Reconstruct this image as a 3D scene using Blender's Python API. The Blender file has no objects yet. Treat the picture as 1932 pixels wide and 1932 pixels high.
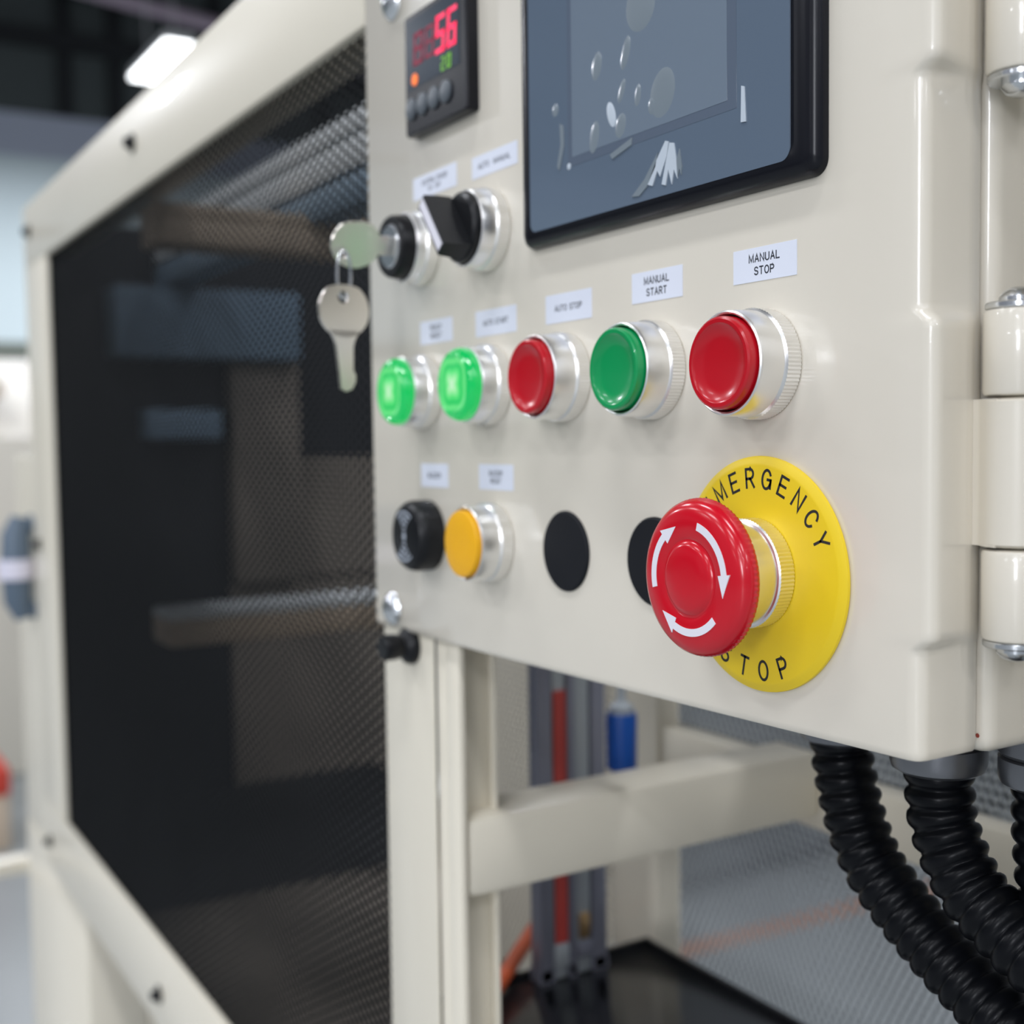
import bpy, bmesh, math, random
import numpy as np
from mathutils import Vector, Matrix

random.seed(4)
SC = bpy.context.scene
COL = SC.collection
ZO = 1.25                      # height of the emergency stop above the floor
MM = 0.001
PI = math.pi

# ---------------------------------------------------------------- camera
F_PX = 2300.0
far_d = Vector((-1396.0, -116.0, 2300.0)).normalized()       # along the panel, away (camera frame: right, down, forward)
dn_d = Vector((533.0, 39190.0, 2300.0))
dn_d = (dn_d - far_d * dn_d.dot(far_d)).normalized()
Xc, Zc = -far_d, -dn_d
Yc = Zc.cross(Xc)
cam_data = bpy.data.cameras.new('camera')
cam = bpy.data.objects.new('camera', cam_data)
COL.objects.link(cam)
R = Matrix((Xc, Yc, Zc))                                     # camera frame -> world
right, down, fwd = R.col[0], R.col[1], R.col[2]
M4 = Matrix((right, -down, -fwd)).transposed().to_4x4()
d0 = Vector(((1452 - 966) / F_PX, (1084 - 966) / F_PX, 1.0)) * (F_PX * 0.060 / 448.0)
M4.translation = -(R @ d0) + Vector((0, 0, ZO))
cam.matrix_world = M4
cam_data.sensor_width = 36.0
cam_data.lens = 36.0 * F_PX / 1932.0
cam_data.clip_start = 0.01
cam_data.clip_end = 100.0
cam_data.dof.use_dof = True
cam_data.dof.focus_distance = 0.300
cam_data.dof.aperture_fstop = cam_data.lens / 4.3
SC.camera = cam

# ---------------------------------------------------------------- world, lights, exposure
SC.view_settings.view_transform = 'Standard'
SC.view_settings.look = 'None'
SC.view_settings.gamma = 1.0
SC.view_settings.use_curve_mapping = False
SC.view_settings.exposure = -0.18
SC.cycles.use_denoising = True
SC.cycles.max_bounces = 8
w = bpy.data.worlds.new('hall_air')
SC.world = w
w.use_nodes = True
bg = w.node_tree.nodes['Background']
bg.inputs[0].default_value = (0.90, 0.96, 1.10, 1)
bg.inputs[1].default_value = 0.30

LAMP_COL = (0.955, 0.985, 1.055)
def area(name, x, y, z, sx, sy, power):
    l = bpy.data.lights.new(name, 'AREA')
    l.shape = 'RECTANGLE'; l.size = sx; l.size_y = sy
    l.energy = power; l.color = LAMP_COL
    o = bpy.data.objects.new(name, l); COL.objects.link(o)
    o.location = (x, y, z)
    return o
for gx in (-6.2, -2.6, 1.0, 4.6):
    for gy in (-7.4, -4.4, -1.4, 1.6):
        area('hall_lamp', gx, gy, 5.3, 1.4, 0.28, 64)
for gx, gy in ((-11.2, -3.8), (-14.5, 3.0), (-14.5, 8.0), (-10.0, 1.6)):
    area('hall_lamp', gx, gy, 5.3, 1.4, 0.28, 250 if gx < -10.5 else 120)
for gy in (-5.0, 0.0):
    area('hall_lamp', 7.6, gy, 5.3, 1.4, 0.28, 110)
for gx, gy in ((11.0, -9.5), (14.5, -4.0), (7.0, -13.0), (1.0, -15.5), (17.0, -11.0), (12.0, -15.0)):
    area('hall_lamp', gx, gy, 5.3, 1.6, 0.5, 110)
tall_light = area('unseen_tall_light', 9.0, -13.0, 4.2, 2.2, 3.6, 600)  # unseen tall light, added for the long highlight on the panel fold
tall_light.rotation_euler = (math.radians(90), 0, math.radians(34.7))

# ---------------------------------------------------------------- materials
def mat(name, color, rough=0.5, metal=0.0, spec=0.5, coat=0.0, bump=None, vary=None, emit=None, estr=0.0, trans=0.0, ior=None):
    m = bpy.data.materials.new(name); m.use_nodes = True
    nt = m.node_tree; b = nt.nodes['Principled BSDF']
    b.inputs['Base Color'].default_value = (*color, 1)
    b.inputs['Roughness'].default_value = rough
    b.inputs['Metallic'].default_value = metal
    b.inputs['Specular IOR Level'].default_value = spec
    b.inputs['Coat Weight'].default_value = coat
    b.inputs['Coat Roughness'].default_value = 0.06
    b.inputs['Transmission Weight'].default_value = trans
    if ior: b.inputs['IOR'].default_value = ior
    if emit:
        b.inputs['Emission Color'].default_value = (*emit, 1)
        b.inputs['Emission Strength'].default_value = estr
    tc = nt.nodes.new('ShaderNodeTexCoord')
    if vary:
        sc, amt = vary
        n = nt.nodes.new('ShaderNodeTexNoise'); n.inputs['Scale'].default_value = sc
        n.inputs['Detail'].default_value = 4
        nt.links.new(tc.outputs['Object'], n.inputs['Vector'])
        mx = nt.nodes.new('ShaderNodeMix'); mx.data_type = 'RGBA'
        mx.inputs['A'].default_value = (*[c * (1 - amt) for c in color], 1)
        mx.inputs['B'].default_value = (*[min(1, c * (1 + amt)) for c in color], 1)
        nt.links.new(n.outputs['Fac'], mx.inputs['Factor'])
        nt.links.new(mx.outputs['Result'], b.inputs['Base Color'])
    if bump:
        sc, st, dist = bump
        n2 = nt.nodes.new('ShaderNodeTexNoise'); n2.inputs['Scale'].default_value = sc
        n2.inputs['Detail'].default_value = 2
        nt.links.new(tc.outputs['Object'], n2.inputs['Vector'])
        bp = nt.nodes.new('ShaderNodeBump'); bp.inputs['Strength'].default_value = st
        bp.inputs['Distance'].default_value = dist
        nt.links.new(n2.outputs['Fac'], bp.inputs['Height'])
        nt.links.new(bp.outputs['Normal'], b.inputs['Normal'])
    return m

CREAM = (0.75, 0.695, 0.59)
M = {}
M['paint'] = mat('cream_gloss_paint', CREAM, rough=0.30, coat=0.6, bump=(140, 0.035, 0.0006), vary=(9, 0.02))
M['paint_far'] = mat('cream_frame_paint', (0.79, 0.732, 0.605), rough=0.35, coat=0.2, bump=(90, 0.1, 0.0006))
M['chrome'] = mat('satin_chrome', (0.86, 0.85, 0.83), rough=0.30, metal=1.0)
M['steel'] = mat('zinc_steel', (0.72, 0.74, 0.76), rough=0.22, metal=1.0)
M['key_steel'] = mat('nickel_key', (0.74, 0.70, 0.64), rough=0.30, metal=1.0)
M['gland'] = mat('dark_gland_metal', (0.20, 0.205, 0.22), rough=0.34, metal=0.8)
M['red'] = mat('red_plastic', (0.50, 0.004, 0.013), rough=0.24, coat=0.15)
M['green'] = mat('green_plastic', (0.002, 0.30, 0.085), rough=0.24, coat=0.3)
M['amber'] = mat('amber_plastic', (0.90, 0.45, 0.006), rough=0.4)
M['mushroom'] = mat('signal_red_plastic', (0.58, 0.004, 0.016), rough=0.2, coat=0.1)
M['yellow'] = mat('yellow_plate', (0.86, 0.62, 0.014), rough=0.42)
M['ink'] = mat('black_print', (0.012, 0.012, 0.014), rough=0.6)
M['white_print'] = mat('white_print', (0.78, 0.76, 0.82), rough=0.5)
M['grey_print'] = mat('grey_print', (0.42, 0.46, 0.52), rough=0.5)
M['paper'] = mat('white_label_tape', (0.74, 0.77, 0.86), rough=0.45)
M['label_ink'] = mat('label_print', (0.03, 0.035, 0.05), rough=0.6)
M['black'] = mat('black_plastic', (0.005, 0.0055, 0.007), rough=0.36, spec=0.3)
M['black_matte'] = mat('matte_black_plastic', (0.008, 0.009, 0.012), rough=0.6, spec=0.2)
M['bezel'] = mat('dark_screen_bezel', (0.006, 0.0065, 0.010), rough=0.26, spec=0.26)
M['conduit'] = mat('black_conduit', (0.004, 0.0045, 0.006), rough=0.30, spec=0.14)
M['mesh_black'] = mat('black_expanded_metal', (0.007, 0.008, 0.009), rough=0.75, spec=0.10)
M['mesh_galv'] = mat('galvanised_expanded_metal', (0.42, 0.45, 0.47), rough=0.5, metal=0.3)
M['inside'] = mat('interior_shade_sheet', (0.022, 0.024, 0.028), rough=0.6)  # near-black colour stands in for the unlit depth behind the guard
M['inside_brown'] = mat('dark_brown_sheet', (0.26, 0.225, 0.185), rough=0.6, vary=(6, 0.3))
M['grey_beam'] = mat('pale_grey_trunking', (0.72, 0.75, 0.76), rough=0.5)
M['blue_beam'] = mat('blue_grey_trunking', (0.20, 0.29, 0.38), rough=0.5)
M['alu'] = mat('grey_anodised_profile', (0.30, 0.31, 0.38), rough=0.42, metal=0.4)
M['alu_light'] = mat('pale_profile', (0.45, 0.49, 0.52), rough=0.45, metal=0.3)
M['red_strip'] = mat('red_strip', (0.55, 0.07, 0.06), rough=0.4)
M['brass'] = mat('brass_fitting', (0.62, 0.42, 0.22), rough=0.35, metal=0.8)
M['blue'] = mat('blue_bowl', (0.003, 0.085, 0.42), rough=0.4)
M['tray'] = mat('black_tray', (0.010, 0.011, 0.013), rough=0.16)
M['orange'] = mat('orange_hose', (0.62, 0.10, 0.025), rough=0.45)
M['floor'] = mat('grey_floor_coating', (0.29, 0.31, 0.315), rough=0.35, vary=(2, 0.08))
M['floor_line'] = mat('orange_floor_line', (0.46, 0.20, 0.10), rough=0.5)
M['dark_machine'] = mat('dark_grey_machine', (0.085, 0.095, 0.10), rough=0.5)
M['wall'] = mat('pale_cyan_wall', (0.66, 0.76, 0.78), rough=0.7, vary=(0.4, 0.04))
M['wall_band'] = mat('blue_grey_wall_band', (0.46, 0.50, 0.60), rough=0.7)
M['wall_green'] = mat('grey_green_band', (0.16, 0.18, 0.15), rough=0.7)
M['dark_wall'] = mat('dark_wall_panel', (0.065, 0.078, 0.078), rough=0.7)
M['truss'] = mat('black_truss', (0.008, 0.010, 0.012), rough=0.6)
M['pipe'] = mat('mauve_pipe', (0.50, 0.40, 0.48), rough=0.5)
M['housing_white'] = mat('white_lamp_housing', (0.8, 0.8, 0.8), rough=0.5)
M['lamp'] = mat('lamp_diffuser', (0.9, 0.9, 0.9), emit=(0.95, 0.98, 1.0), estr=6.0)
M['tape'] = mat('white_tape', (0.70, 0.68, 0.78), rough=0.6)
M['handle'] = mat('slate_handle', (0.10, 0.14, 0.19), rough=0.45)
M['tan'] = mat('tan_machine_part', (0.56, 0.45, 0.34), rough=0.6)
M['cream_pale'] = mat('pale_cream_machine', (0.66, 0.62, 0.53), rough=0.5)
M['red_box'] = mat('red_casing', (0.55, 0.05, 0.03), rough=0.5)
M['paint_chip'] = mat('red_primer_chip', (0.30, 0.05, 0.03), rough=0.6)

def screen_mat():
    m = mat('glossy_screen_film', (0.125, 0.165, 0.22), rough=0.09, coat=0.6, spec=0.8)
    return m
M['screen'] = screen_mat()
M['lcd'] = mat('screen_display_area', (0.18, 0.225, 0.28), rough=0.09, coat=0.6, spec=0.8)
M['lcd_edge'] = mat('screen_display_border', (0.12, 0.15, 0.20), rough=0.09, coat=0.6, spec=0.8)
M['bubble'] = mat('film_bubble', (0.20, 0.24, 0.27), rough=0.22, coat=0.5)
M['film_tear'] = mat('wrinkled_film', (0.50, 0.56, 0.62), rough=0.35)

def lit_green():
    m = bpy.data.materials.new('lit_green_lens'); m.use_nodes = True
    nt = m.node_tree; b = nt.nodes['Principled BSDF']
    b.inputs['Base Color'].default_value = (0.0, 0.14, 0.035, 1)
    b.inputs['Roughness'].default_value = 0.15
    b.inputs['Coat Weight'].default_value = 0.5
    tc = nt.nodes.new('ShaderNodeTexCoord')
    sep = nt.nodes.new('ShaderNodeSeparateXYZ'); nt.links.new(tc.outputs['Object'], sep.inputs[0])
    cmb = nt.nodes.new('ShaderNodeCombineXYZ')
    nt.links.new(sep.outputs['X'], cmb.inputs['X']); nt.links.new(sep.outputs['Z'], cmb.inputs['Z'])
    ln = nt.nodes.new('ShaderNodeVectorMath'); ln.operation = 'LENGTH'
    nt.links.new(cmb.outputs[0], ln.inputs[0])
    at = nt.nodes.new('ShaderNodeMath'); at.operation = 'ARCTAN2'
    nt.links.new(sep.outputs['X'], at.inputs[0]); nt.links.new(sep.outputs['Z'], at.inputs[1])
    s1 = nt.nodes.new('ShaderNodeMath'); s1.operation = 'MULTIPLY'; s1.inputs[1].default_value = 4
    nt.links.new(at.outputs[0], s1.inputs[0])
    s2 = nt.nodes.new('ShaderNodeMath'); s2.operation = 'COSINE'; nt.links.new(s1.outputs[0], s2.inputs[0])
    s3 = nt.nodes.new('ShaderNodeMath'); s3.operation = 'MULTIPLY_ADD'
    s3.inputs[1].default_value = 0.0007; nt.links.new(s2.outputs[0], s3.inputs[0]); nt.links.new(ln.outputs['Value'], s3.inputs[2])
    mr = nt.nodes.new('ShaderNodeMapRange'); mr.inputs['From Max'].default_value = 0.0130
    nt.links.new(s3.outputs[0], mr.inputs['Value'])
    cr = nt.nodes.new('ShaderNodeValToRGB')
    e = cr.color_ramp.elements
    e[0].position = 0.0; e[0].color = (0.80, 1.0, 0.80, 1)
    e[1].position = 1.0; e[1].color = (0.0, 0.55, 0.10, 1)
    for p, c in ((0.14, (0.55, 1.0, 0.55, 1)), (0.36, (0.13, 0.85, 0.22, 1)), (0.52, (0.02, 0.60, 0.12, 1)), (0.66, (0.20, 0.88, 0.28, 1)), (0.80, (0.0, 0.52, 0.10, 1))):
        q = e.new(p); q.color = c
    nt.links.new(mr.outputs[0], cr.inputs['Fac'])
    nt.links.new(cr.outputs['Color'], b.inputs['Emission Color'])
    b.inputs['Emission Strength'].default_value = 0.95
    return m
M['lit'] = lit_green()
M['digit_red'] = mat('red_digit', (0.3, 0, 0.02), emit=(1.0, 0.03, 0.12), estr=1.3)
M['digit_dim'] = mat('dim_red_digit', (0.06, 0.0, 0.012), emit=(0.55, 0.01, 0.07), estr=0.40)
M['digit_green'] = mat('green_digit', (0.02, 0.1, 0.0), emit=(0.22, 0.55, 0.05), estr=0.8)
M['led_orange'] = mat('orange_led', (0.3, 0.06, 0), emit=(1.0, 0.20, 0.03), estr=1.2)
M['meter_face'] = mat('dark_meter_window', (0.040, 0.055, 0.075), rough=0.16, coat=0.5)
M['meter_key'] = mat('grey_meter_key', (0.10, 0.115, 0.13), rough=0.4)

# ---------------------------------------------------------------- mesh helpers (input in millimetres relative to the emergency stop)
def V(x, y, z): return Vector((x * MM, y * MM, z * MM))

def link(name, me, m=None, parent=None, loc=None, smooth=None):
    o = bpy.data.objects.new(name, me)
    COL.objects.link(o)
    if m is not None: me.materials.append(M[m] if isinstance(m, str) else m)
    if smooth is not None:
        for p in me.polygons: p.use_smooth = True
        me.set_sharp_from_angle(angle=math.radians(smooth))
    if parent is not None: o.parent = parent
    if loc is not None: o.location = loc
    return o

def from_bm(name, bm, m, parent=None, loc=None, smooth=35):
    me = bpy.data.meshes.new(name)
    bmesh.ops.recalc_face_normals(bm, faces=bm.faces)
    bm.to_mesh(me); bm.free()
    return link(name, me, m, parent, loc, smooth)

def tag(o, label, cat, group=None, kind=None):
    if label: o['label'] = label
    if cat: o['category'] = cat
    if group: o['group'] = group
    if kind: o['kind'] = kind
    return o

def thing(name, label, cat, x=0, y=0, z=0, group=None):
    o = bpy.data.objects.new(name, None); COL.objects.link(o)
    o.empty_display_size = 0.01
    o.location = V(x, y, z) + Vector((0, 0, ZO))
    return tag(o, label, cat, group)

def add_box(bm, x0, x1, y0, y1, z0, z1, bev=0.0, seg=2):
    r = bmesh.ops.create_cube(bm, size=1.0)
    vs = r['verts']
    for v in vs:
        v.co = Vector(((x0 + (v.co.x + .5) * (x1 - x0)) * MM, (y0 + (v.co.y + .5) * (y1 - y0)) * MM, (z0 + (v.co.z + .5) * (z1 - z0)) * MM))
    if bev > 0:
        es = {e for v in vs for e in v.link_edges}
        bmesh.ops.bevel(bm, geom=list(es), offset=bev * MM, segments=seg, affect='EDGES', profile=0.5)

def box(name, x0, x1, y0, y1, z0, z1, m, parent=None, bev=0.0, seg=2, smooth=35):
    bm = bmesh.new(); add_box(bm, x0, x1, y0, y1, z0, z1, bev, seg)
    o = from_bm(name, bm, m, parent, None, smooth)
    if parent is None: o.location = (0, 0, ZO)
    return o

def add_lathe(bm, prof, seg=64, axis='-Y', knurl=None, cx=0, cy=0, cz=0):
    """prof: list of (r, h) in mm; h runs outward along -Y (or up along Z). knurl: {profile index: depth}."""
    rings = []
    for i, (r, h) in enumerate(prof):
        if r <= 1e-6:
            p = (cx, cy - h, cz) if axis == '-Y' else (cx, cy, cz + h)
            rings.append([bm.verts.new(V(*p))]); continue
        ring = []
        for k in range(seg):
            a = 2 * PI * k / seg
            rr = r - (knurl[i] if knurl and i in knurl and k % 2 else 0)
            c, s = rr * math.cos(a), rr * math.sin(a)
            p = (cx + c, cy - h, cz + s) if axis == '-Y' else (cx + c, cy + s, cz + h)
            ring.append(bm.verts.new(V(*p)))
        rings.append(ring)
    for a, b in zip(rings, rings[1:]):
        if len(a) == 1 and len(b) == 1: continue
        for k in range(seg):
            k2 = (k + 1) % seg
            if len(a) == 1: bm.faces.new((a[0], b[k], b[k2]))
            elif len(b) == 1: bm.faces.new((a[k], a[k2], b[0]))
            else: bm.faces.new((a[k], a[k2], b[k2], b[k]))

def lathe(name, prof, m, parent, seg=64, axis='-Y', knurl=None, smooth=32, at=(0, 0, 0)):
    bm = bmesh.new(); add_lathe(bm, prof, seg, axis, knurl, *at)
    return from_bm(name, bm, m, parent, None, smooth)

def add_tube(bm, pts, rad, seg=16, caps=True):
    """pts in mm; rad number or list."""
    pts = [Vector(p) for p in pts]
    n = len(pts)
    rads = rad if isinstance(rad, (list, tuple)) else [rad] * n
    up = Vector((0, 1, 0.3)).normalized()
    rings = []
    for i, p in enumerate(pts):
        t = (pts[min(i + 1, n - 1)] - pts[max(i - 1, 0)]).normalized()
        a = t.cross(up).normalized(); b = t.cross(a)
        rings.append([bm.verts.new((p + (a * math.cos(2 * PI * k / seg) + b * math.sin(2 * PI * k / seg)) * rads[i]) * MM) for k in range(seg)])
    for a, b in zip(rings, rings[1:]):
        for k in range(seg):
            k2 = (k + 1) % seg
            bm.faces.new((a[k], a[k2], b[k2], b[k]))
    if caps:
        bm.faces.new(rings[0][::-1]); bm.faces.new(rings[-1])

def tube(name, pts, rad, m, parent=None, seg=16, smooth=40):
    bm = bmesh.new(); add_tube(bm, pts, rad, seg)
    o = from_bm(name, bm, m, parent, None, smooth)
    if parent is None: o.location = (0, 0, ZO)
    return o

def add_prism(bm, poly, y0, y1):
    """poly: list of (x, z) mm outline, extruded from y0 (front) to y1."""
    a = [bm.verts.new(V(x, y0, z)) for x, z in poly]
    b = [bm.verts.new(V(x, y1, z)) for x, z in poly]
    n = len(poly)
    bm.faces.new(a); bm.faces.new(b[::-1])
    for i in range(n):
        j = (i + 1) % n
        bm.faces.new((a[i], b[i], b[j], a[j]))

def prism(name, poly, y0, y1, m, parent):
    bm = bmesh.new(); add_prism(bm, poly, y0, y1)
    return from_bm(name, bm, m, parent, None, 30)

def rrect(x0, x1, z0, z1, r, seg=6):
    out = []
    for cx, cz, a0 in ((x1 - r, z1 - r, 0), (x0 + r, z1 - r, 90), (x0 + r, z0 + r, 180), (x1 - r, z0 + r, 270)):
        for i in range(seg + 1):
            a = math.radians(a0 + 90 * i / seg)
            out.append((cx + r * math.cos(a), cz + r * math.sin(a)))
    return out

def add_loft(bm, outlines, cap_first=False, cap_last=True):
    """outlines: list of (points xz, y), all of the same length."""
    rings = [[bm.verts.new(V(x, y, z)) for x, z in pts] for pts, y in outlines]
    n = len(rings[0])
    for a, b in zip(rings, rings[1:]):
        for i in range(n):
            j = (i + 1) % n
            bm.faces.new((a[i], a[j], b[j], b[i]))
    if cap_first: bm.faces.new(rings[0][::-1])
    if cap_last: bm.faces.new(rings[-1])

def _arc(cx, cz, rx, rz, a0, a1, n=10):
    return [(cx + rx * math.sin(math.radians(a0 + (a1 - a0) * k / n)), cz + rz * math.cos(math.radians(a0 + (a1 - a0) * k / n))) for k in range(n + 1)]
GLYPH = {   # monoline strokes in a box 0.62 wide and 1 high (clockwise angles from the top)
    'A': [[(0, 0), (.31, 1), (.62, 0)], [(.11, .34), (.51, .34)]],
    'B': [[(0, 0), (0, 1), (.34, 1)] + _arc(.34, .76, .22, .24, 0, 180, 6) + [(0, .52)], [(.34, .52)] + _arc(.34, .26, .26, .26, 0, 180, 6) + [(0, 0)]],
    'C': [_arc(.32, .5, .32, .5, 62, -242, 18)],
    'D': [[(0, 0), (0, 1), (.24, 1)] + _arc(.24, .5, .36, .5, 0, 180, 12) + [(0, 0)]],
    'E': [[(.54, 1), (0, 1), (0, 0), (.56, 0)], [(0, .52), (.48, .52)]],
    'F': [[(.54, 1), (0, 1), (0, 0)], [(0, .5), (.46, .5)]],
    'G': [_arc(.32, .5, .32, .5, 58, -270, 20) + [(.38, .5)], [(.64, .5), (.64, .06)]],
    'L': [[(0, 1), (0, 0), (.52, 0)]],
    'M': [[(0, 0), (0, 1), (.36, .12), (.72, 1), (.72, 0)]],
    'N': [[(0, 0), (0, 1), (.6, 0), (.6, 1)]],
    'O': [_arc(.33, .5, .33, .5, 0, 360, 24)],
    'P': [[(0, 0), (0, 1), (.32, 1)] + _arc(.32, .73, .25, .27, 0, 180, 8) + [(0, .46)]],
    'R': [[(0, 0), (0, 1), (.32, 1)] + _arc(.32, .74, .25, .26, 0, 180, 8) + [(0, .48)], [(.30, .48), (.58, 0)]],
    'S': [_arc(.3, .75, .27, .25, 70, -180, 10) + _arc(.3, .25, .29, .25, 0, 250, 12)[1:]],
    'T': [[(0, 1), (.6, 1)], [(.3, 1), (.3, 0)]],
    'U': [[(0, 1), (0, .3)] + _arc(.3, .3, .3, .3, -90, -270, 10) + [(.6, 1)]],
    'W': [[(0, 1), (.2, 0), (.42, .9), (.64, 0), (.84, 1)]],
    'Y': [[(0, 1), (.31, .48), (.62, 1)], [(.31, .48), (.31, 0)]],
    'Z': [[(0, 1), (.58, 1), (0, 0), (.6, 0)]],
}
def _gw(c): return .34 if c == ' ' else max(p[0] for st in GLYPH[c] for p in st)
def text(name, body, cap, x, y, z, m, parent, rot=0.0, stroke=.13, xs=1.0, gap=.29, line=1.75):
    """Flat lettering facing -Y with capitals cap mm high, centred at x, z (mm, in the parent's frame); rot clockwise degrees."""
    bm = bmesh.new()
    rows = body.split('\n')
    hw = stroke * cap / 2
    ca, sa = math.cos(math.radians(rot)), math.sin(math.radians(rot))
    for ri, row in enumerate(rows):
        wd = sum(_gw(c) for c in row) + gap * (len(row) - 1)
        px = -wd / 2
        pz = ((len(rows) - 1) / 2 - ri) * line - .5
        for c in row:
            for st in GLYPH.get(c, []):
                q = [((px + a) * cap * xs, (pz + b) * cap) for a, b in st]
                q = [Vector(((a * ca + b * sa) + x, (-a * sa + b * ca) + z)) for a, b in q]
                n = len(q); L = []
                closed = (q[0] - q[-1]).length < 1e-4
                for k in range(n):
                    pa = q[k - 1] if k else (q[-2] if closed else None)
                    pb = q[k + 1] if k < n - 1 else (q[1] if closed else None)
                    t1 = (q[k] - pa).normalized() if pa is not None else None
                    t2 = (pb - q[k]).normalized() if pb is not None else None
                    t = (t1 + t2).normalized() if t1 and t2 and (t1 + t2).length > 1e-6 else (t1 or t2)
                    nn = Vector((-t.y, t.x))
                    sc = 1 / max(.42, abs(t.dot(t1 or t2)))
                    ext = Vector((0, 0))
                    if pa is None: ext = -t * hw * .7
                    if pb is None: ext = t * hw * .7
                    L.append((bm.verts.new(V(q[k].x + ext.x + nn.x * hw * sc, y, q[k].y + ext.y + nn.y * hw * sc)), bm.verts.new(V(q[k].x + ext.x - nn.x * hw * sc, y, q[k].y + ext.y - nn.y * hw * sc))))
                for u, v in zip(L, L[1:]): bm.faces.new((u[0], u[1], v[1], v[0]))
            px += _gw(c) + gap
    for f in bm.faces:
        f.normal_update()
        if f.normal.y > 0: f.normal_flip()
    me = bpy.data.meshes.new(name); bm.to_mesh(me); bm.free()
    return link(name, me, m, parent)

def strands(name, u0, u1, v0, v1, cu, cv, width, thick, plane, off, m, parent):
    """Expanded metal: staggered diamonds cu x cv mm filling u0..u1 x v0..v1; plane 'Y' -> u=X v=Z at y=off."""
    nu = int((u1 - u0) / cu); nv = int((v1 - v0) / cv)
    segs = []
    i, j = np.meshgrid(np.arange(nu), np.arange(nv))
    ux = u0 + i.ravel() * cu; vz = v0 + j.ravel() * cv
    mid_u, mid_v = ux + cu / 2, vz + cv / 2
    for (a, b, c, d) in ((ux, mid_v, mid_u, vz), (mid_u, vz, ux + cu, mid_v), (ux + cu, mid_v, mid_u, vz + cv), (mid_u, vz + cv, ux, mid_v)):
        segs.append(np.stack([a, b, c, d], 1))
    S = np.concatenate(segs)
    p = S[:, :2]; q = S[:, 2:]
    t = q - p; L = np.linalg.norm(t, axis=1, keepdims=True); t = t / L
    nrm = np.stack([-t[:, 1], t[:, 0]], 1) * width / 2
    p = p - t * width * 0.25; q = q + t * width * 0.25
    n = len(S)
    co = np.zeros((n, 8, 3))
    def put(k, uv, dy):
        co[:, k, 0] = uv[:, 0]; co[:, k, 2] = uv[:, 1]; co[:, k, 1] = off + dy
    h = thick / 2
    for k, (e, sgn, dy) in enumerate(((p, 1, -h), (p, -1, -h), (p, -1, h), (p, 1, h), (q, 1, -h), (q, -1, -h), (q, -1, h), (q, 1, h))):
        put(k, e + nrm * sgn, dy)
    me = bpy.data.meshes.new(name)
    me.vertices.add(n * 8); me.vertices.foreach_set('co', (co * MM).ravel())
    f = np.array([[0, 4, 5, 1], [1, 5, 6, 2], [2, 6, 7, 3], [3, 7, 4, 0]])
    faces = (np.arange(n)[:, None, None] * 8 + f[None]).reshape(-1, 4)
    me.loops.add(faces.size); me.loops.foreach_set('vertex_index', faces.ravel().astype(np.int32))
    me.polygons.add(len(faces)); me.polygons.foreach_set('loop_start', np.arange(0, faces.size, 4, dtype=np.int32))
    me.update(calc_edges=True); me.validate()
    o = link(name, me, m, parent)
    o['kind'] = 'stuff'
    return o

# ================================================================ THE HALL
def struct(name, x0, x1, y0, y1, z0, z1, m, parent=None):
    o = box(name, x0, x1, y0, y1, z0, z1, m, parent, 0, 2, None)
    if parent is None: o['kind'] = 'structure'
    return o
FZ = -1250
struct('floor', -19000, 8000, -24000, 12000, FZ - 60, FZ, 'floor')
wf = struct('wall_far', -18300, -18000, -24000, 12000, FZ, 4670, 'wall')
struct('wall_band', -18000, -17985, -23990, 11990, 4080, 4670, 'wall_band', wf)
struct('wall_stripe', -18000, -17980, -23990, 11990, FZ, 1500, 'wall_green', wf)
wu = struct('wall_upper', -18300, -18000, -24000, 12000, 4670, 9000, 'dark_wall')
for i, yy in enumerate((-20000, -16500, -13000, -9800, -6500, -3200, -1500, 200, 1900, 3420, 4120, 5600, 7300, 9000)):
    struct('wall_post', -18000, -17900, yy, yy + 200, 4670, 9000, 'truss', wu)
for zz in (5560, 7000):
    struct('wall_rail', -17900, -17820, -23990, 11990, zz, zz + 260, 'truss', wu)
struct('ceiling', -19000, 8000, -24000, 12000, 9000, 9150, 'dark_wall')
def truss(x, label):
    t = thing('roof_truss', label, 'truss', 0, 0, 0)
    struct('top_chord', x, x + 160, -23900, 11900, 6950, 7110, 'truss', t)
    struct('bottom_chord', x, x + 160, -23900, 11900, 5750, 5900, 'truss', t)
    bm = bmesh.new()
    k = 0
    for yy in range(-23600, 11800, 1200):
        add_tube(bm, [(x + 80, yy, 5850), (x + 80, yy + 600, 7000), (x + 80, yy + 1200, 5850)], 55, 6)
    from_bm('web', bm, 'truss', t)
    for yy in (-23800, 11800): struct('column', x, x + 160, yy - 60, yy + 60, FZ, 7110, 'truss', t)
truss(-14800, 'black steel roof truss crossing the dark ceiling behind the white lamp')
tag(tube('ceiling_pipe', [(-17500, 3000, 6420), (-17500, 4240, 6270), (-17500, 5680, 6130), (-17500, 9500, 5750)], 105, 'pipe'), 'mauve pipe running under the dark ceiling above the frame rail', 'pipe')
bm = bmesh.new()
lt = thing('linear_lamp', 'bright white rectangular lamp hanging under the dark ceiling', 'lamp', -12700, 3410, 4000)
box('diffuser', -690, 690, -135, 135, 0, 25, 'lamp', lt)
box('lamp_housing', -700, 700, -145, 145, 26, 110, 'housing_white', lt)
tube('suspension_rod', [(-500, 0, 110), (-500, 0, 5000)], 6, 'housing_white', lt, 8)
tube('suspension_rod', [(500, 0, 110), (500, 0, 5000)], 6, 'housing_white', lt, 8)

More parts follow.
